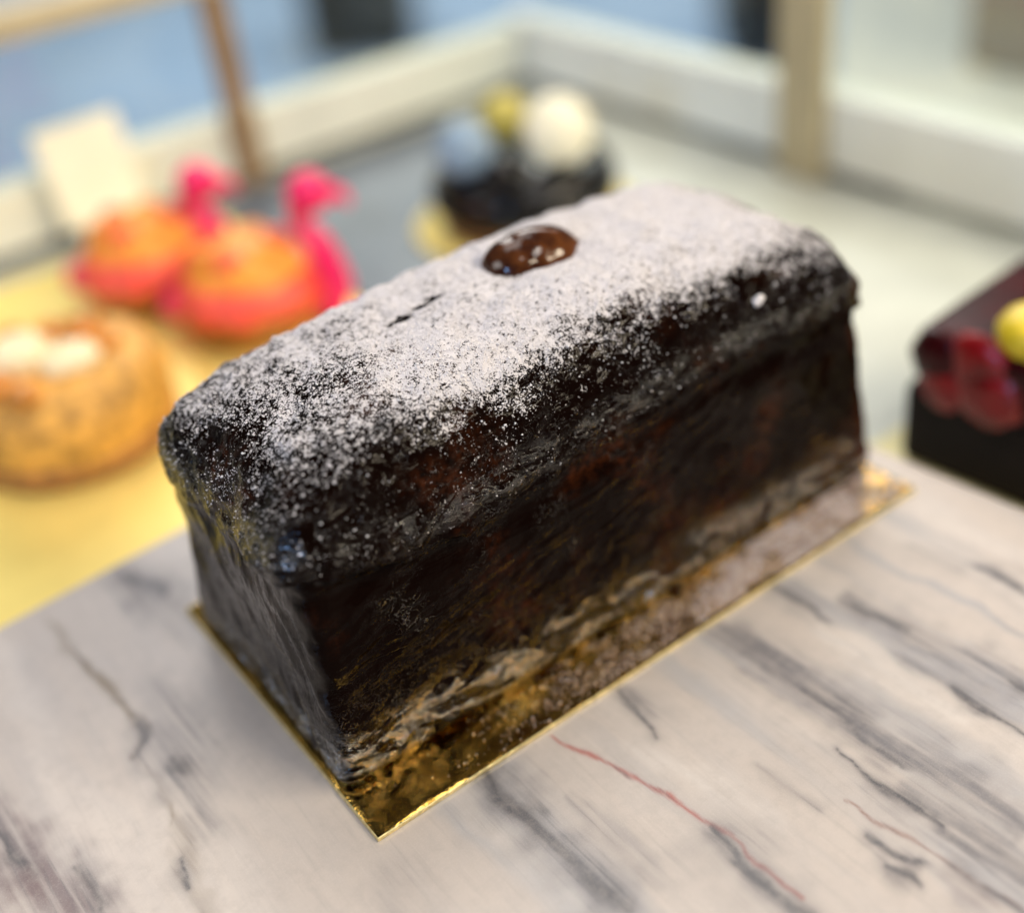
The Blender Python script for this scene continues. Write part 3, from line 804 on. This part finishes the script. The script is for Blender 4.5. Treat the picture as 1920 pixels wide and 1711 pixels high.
# ------------------------------------------------------------------ price card
pc = empty("price_card", (.112, .482, FZ + .0005), rad(4))
tag(pc, "blank cream card standing by the glass behind the flamingo cakes", "card")
bm = bmesh.new()
bmesh.ops.create_cube(bm, size=1)
for v in bm.verts: v.co = Vector((v.co.x * .050, v.co.y * .0022 + (v.co.z + .5) * .012, .016 + (v.co.z + .5) * .052))
bmesh.ops.bevel(bm, geom=[e for e in bm.edges if abs(e.verts[0].co.y - e.verts[1].co.y) < .004 and abs(e.verts[0].co.x - e.verts[1].co.x) < .001][:0] or bm.edges[:], offset=.0007, segments=2, affect='EDGES')
bm_obj("card", bm, M_CREAM, pc, False)
bm = bmesh.new()
bmesh.ops.create_cube(bm, size=1)
for v in bm.verts: v.co = Vector((v.co.x * .034, v.co.y * (.018 if v.co.z < 0 else .006), .008 + v.co.z * .016))
bmesh.ops.bevel(bm, geom=bm.edges[:], offset=.001, segments=2, affect='EDGES')
bm_obj("card_stand", bm, M_CREAM, pc, False)

# ------------------------------------------------------------------ golden tray with three cakes
tray = box("gold_tray", -.15, .168, .165, .470, FZ + .0005, FZ + .004, M_TRAY, None, .001)
tag(tray, "wide yellow gold tray behind the marble under the golden cakes", "tray")
TZ = FZ + .0042
gc = empty("golden_cake", (.020, .285, TZ))
tag(gc, "round golden brown cake with cream on top at the left edge", "cake")
lathe("sponge", [(.0005, 0), (.036, 0), (.0405, .002), (.0425, .010), (.0435, .020), (.0420, .030), (.038, .036), (.030, .0385), (.0005, .039)], M_GOLDCAKE, gc, 72, .0016, 4, 3)
lathe("crust_base", [(.0005, -.0001), (.0395, -.0001), (.0428, .0015), (.0438, .006), (.0432, .009), (.030, .0092)], M_CRUST, gc, 72, .0006, 6, 5)
blob("cream_swirl", (-.012, .002, .042), .015, .013, .010, M_CREAMW, gc, .15, 3)
blob("cream_swirl", (.004, -.012, .0395), .012, .010, .007, M_CREAMW, gc, .15, 8)
for k, (x, y, z, s) in enumerate(((-.026, -.012, .041, .0085), (.018, .010, .041, .008), (.020, -.010, .040, .007), (-.008, .024, .041, .008), (-.020, -.026, .040, .007), (.006, .020, .041, .006))):
    blob("caramel_piece", (x, y, z), s, s * .8, s * .7, M_CARAMEL, gc, .25, 20 + k, 2)

def flamingo(loc, rz, label, s, nh):
    f = empty("flamingo_cake", loc, rz)
    tag(f, label, "cake", "two orange cakes with pink flamingo necks")
    lathe("tart_shell", [(.0005, 0), (.026 * s, 0), (.030 * s, .002), (.0345 * s, .014), (.0350 * s, .016), (.033 * s, .0165), (.0005, .0165)], M_CRUST, f, 48, .0005, 3)
    lathe("coral_glaze", [(.0335 * s, .012), (.0355 * s, .015), (.0350 * s, .021), (.0315 * s, .027), (.028 * s, .029), (.0005, .0295)], M_CORAL, f, 48, .0012, 5)
    blob("orange_dome", (0, 0, .027), .0285 * s, .0285 * s, .0165, M_ORANGE, f, .08, 9, 4)
    for k in range(6):
        a = 1.05 * k + .4
        blob("orange_segment", (math.cos(a) * .017 * s, math.sin(a) * .017 * s, .0395), .008, .006, .005, M_ORANGE if k % 2 else M_CORAL, f, .15, k, 2)
    tube("neck", [(.034 * s, 0, .001), (.040 * s, 0, .016), (.037 * s, 0, .036), (.031 * s, 0, .052 * nh), (.031 * s, 0, .063 * nh), (.037 * s, 0, .070 * nh)], [.0080, .0085, .0062, .0045, .005, .0065], M_PINK, f)
    hd = blob("head", (.037 * s, -.001, .071 * nh), .0105, .0085, .0100, M_PINK, f, .05, 2, 3)
    tube("beak", [(.045 * s, -.001, .071 * nh), (.052 * s, -.001, .068 * nh), (.054 * s, -.001, .062 * nh)], [.004, .003, .001], M_PINK, hd)
    blob("tail", (-.034 * s, 0, .013), .010, .0085, .008, M_PINK, f, .15, 5, 3)
    return f
flamingo((.122, .318, TZ), rad(-37), "nearer orange cake with a tall hot pink flamingo neck", 1.0, .88)
flamingo((.099, .389, TZ), rad(-37), "farther coral orange cake with thin pink flamingo neck, near cream card", .98, .80)

# ------------------------------------------------------------------ black glazed cake behind
disc = empty("gold_disc_board", (.283, .316, FZ + .0022))
tag(disc, "round yellow gold disc under the black glazed cake", "cake board")
lathe("disc", [(.0005, 0), (.060, 0), (.061, .001), (.060, .002), (.0005, .002)], M_TRAY, disc, 64)
bc = empty("black_glazed_cake", (.283, .316, FZ + .0045))
tag(bc, "round black mirror glazed cake topped with macaron shells behind the loaf", "cake")
lathe("biscuit_base", [(.0005, 0), (.043, 0), (.0455, .0015), (.047, .007), (.0475, .012), (.046, .0135), (.0005, .0135)], M_BISCUIT, bc, 64, .0006, 2)
lathe("glaze", [(.0465, .0105), (.0490, .011), (.0497, .015), (.0492, .023), (.0465, .029), (.039, .0317), (.0005, .032)], M_GLAZE, bc, 64, .0007, 3)
def shell(loc, r, h, mat, tilt):
    o = lathe("macaron_shell", [(.0003, -h), (r * .8, -h * .95), (r, -h * .45), (r * .97, -h * .1), (r * .97, h * .1), (r, h * .45), (r * .8, h * .95), (.0003, h)], mat, bc, 32)
    o.location = loc; o.rotation_euler = tilt
    return o
shell((-.030, .006, .0445), .0145, .0075, M_BLUEB, (rad(68), rad(0), rad(-32)))
shell((.007, -.025, .0495), .0180, .0085, M_IVORY, (rad(72), rad(0), rad(-32)))
shell((.002, .014, .0495), .0130, .0065, M_MUSTARD, (rad(75), rad(0), rad(-30)))
blob("chocolate_ball", (-.026, -.022, .036), .0115, .0115, .0110, M_GLAZE, bc, .02, 3, 3)

# ------------------------------------------------------------------ red topped chocolate cake at right
M_PALEGOLD = simple("pale_gold_board", (.72, .64, .34), rough=.45, metal=.2, var=.08, scale=30)
rb = box("gold_square_board", .236, .345, -.070, .050, FZ + .0005, FZ + .0025, M_PALEGOLD, None, .0006)
tag(rb, "pale gold board under the red topped chocolate cake at right", "cake board")
rc = empty("red_topped_cake", (.2815, .004, FZ + .0027), rad(5))
tag(rc, "dark chocolate cake with red berry glaze and yellow lemon at right edge", "cake")
box("chocolate_base", -.037, .037, -.037, .037, 0, .032, M_DKCHOC, rc, .003, 3)
box("red_glaze_layer", -.0362, .0362, -.0362, .0362, .0322, .054, M_DKRED, rc, .005, 3)
for k, (x, y, z, s) in enumerate(((-.0345, .026, .044, .0095), (-.035, .006, .036, .0110), (-.0350, .022, .034, .0090), (-.0345, -.016, .037, .0095), (-.0345, .012, .047, .0100), (-.0345, -.028, .046, .010))):
    blob("berry", (x, y, z), s * .38, s * 1.15, s * 1.1, M_REDGEL if k % 3 else M_DKRED, rc, .08, 30 + k, 3, 3)
blob("lemon_piece", (-.024, .000, .0585), .0125, .0115, .0095, M_YELLOW, rc, .04, 6, 3)

# ------------------------------------------------------------------ beyond the glass
fl = box("floor", -6, 9, -6, 14, -.95, -.90, M_BLUE, None, 0)
tag(fl, kind="structure")
def blackbox(x, y, sx, sy, h, rz, label):
    e = empty("black_box", (x, y, -.899), rz)
    tag(e, label, "box")
    box("carcass", -sx / 2, sx / 2, -sy / 2, sy / 2, .03, h, M_BLACK, e, .01)
    box("plinth", -sx / 2 + .03, sx / 2 - .03, -sy / 2 + .03, sy / 2 - .03, 0, .0295, M_BLACK, e, .004)
    box("lid", -sx / 2 - .01, sx / 2 + .01, -sy / 2 - .01, sy / 2 + .01, h + .0005, h + .03, M_BLACK, e, .006)
blackbox(1.97, 3.58, .34, .45, .55, rad(-35), "wide black box on blue floor beyond the left glass")
blackbox(2.60, 2.38, .20, .30, .55, rad(-35), "narrow black box on blue floor beside the tan post")
wl_ = box("wall", -4, 7, 5.3, 5.4, -.899, 2.5, M_WHITE, None, 0)
tag(wl_, kind="structure")
wc = empty("pale_counter", (.60, .38, -.899), rad(40.7))
tag(wc, "pale grey counter beyond the right glass pane", "counter")
box("counter_top", -.12, 1.6, -1.6, 0, .78, .80, M_WHITE, wc, .004)
box("counter_body", -.08, 1.56, -1.56, -.04, 0, .7795, M_WHITE, wc, .004)
tb = empty("taupe_box", (.95, .10, -.0985))
tag(tb, "taupe box standing on the pale counter at top right", "box")
box("carcass", -.16, .16, -.5, .31, 0, .20, M_TAUPE, tb, .006)
box("lid", -.165, .165, -.505, .315, .2005, .225, M_TAUPE, tb, .004)
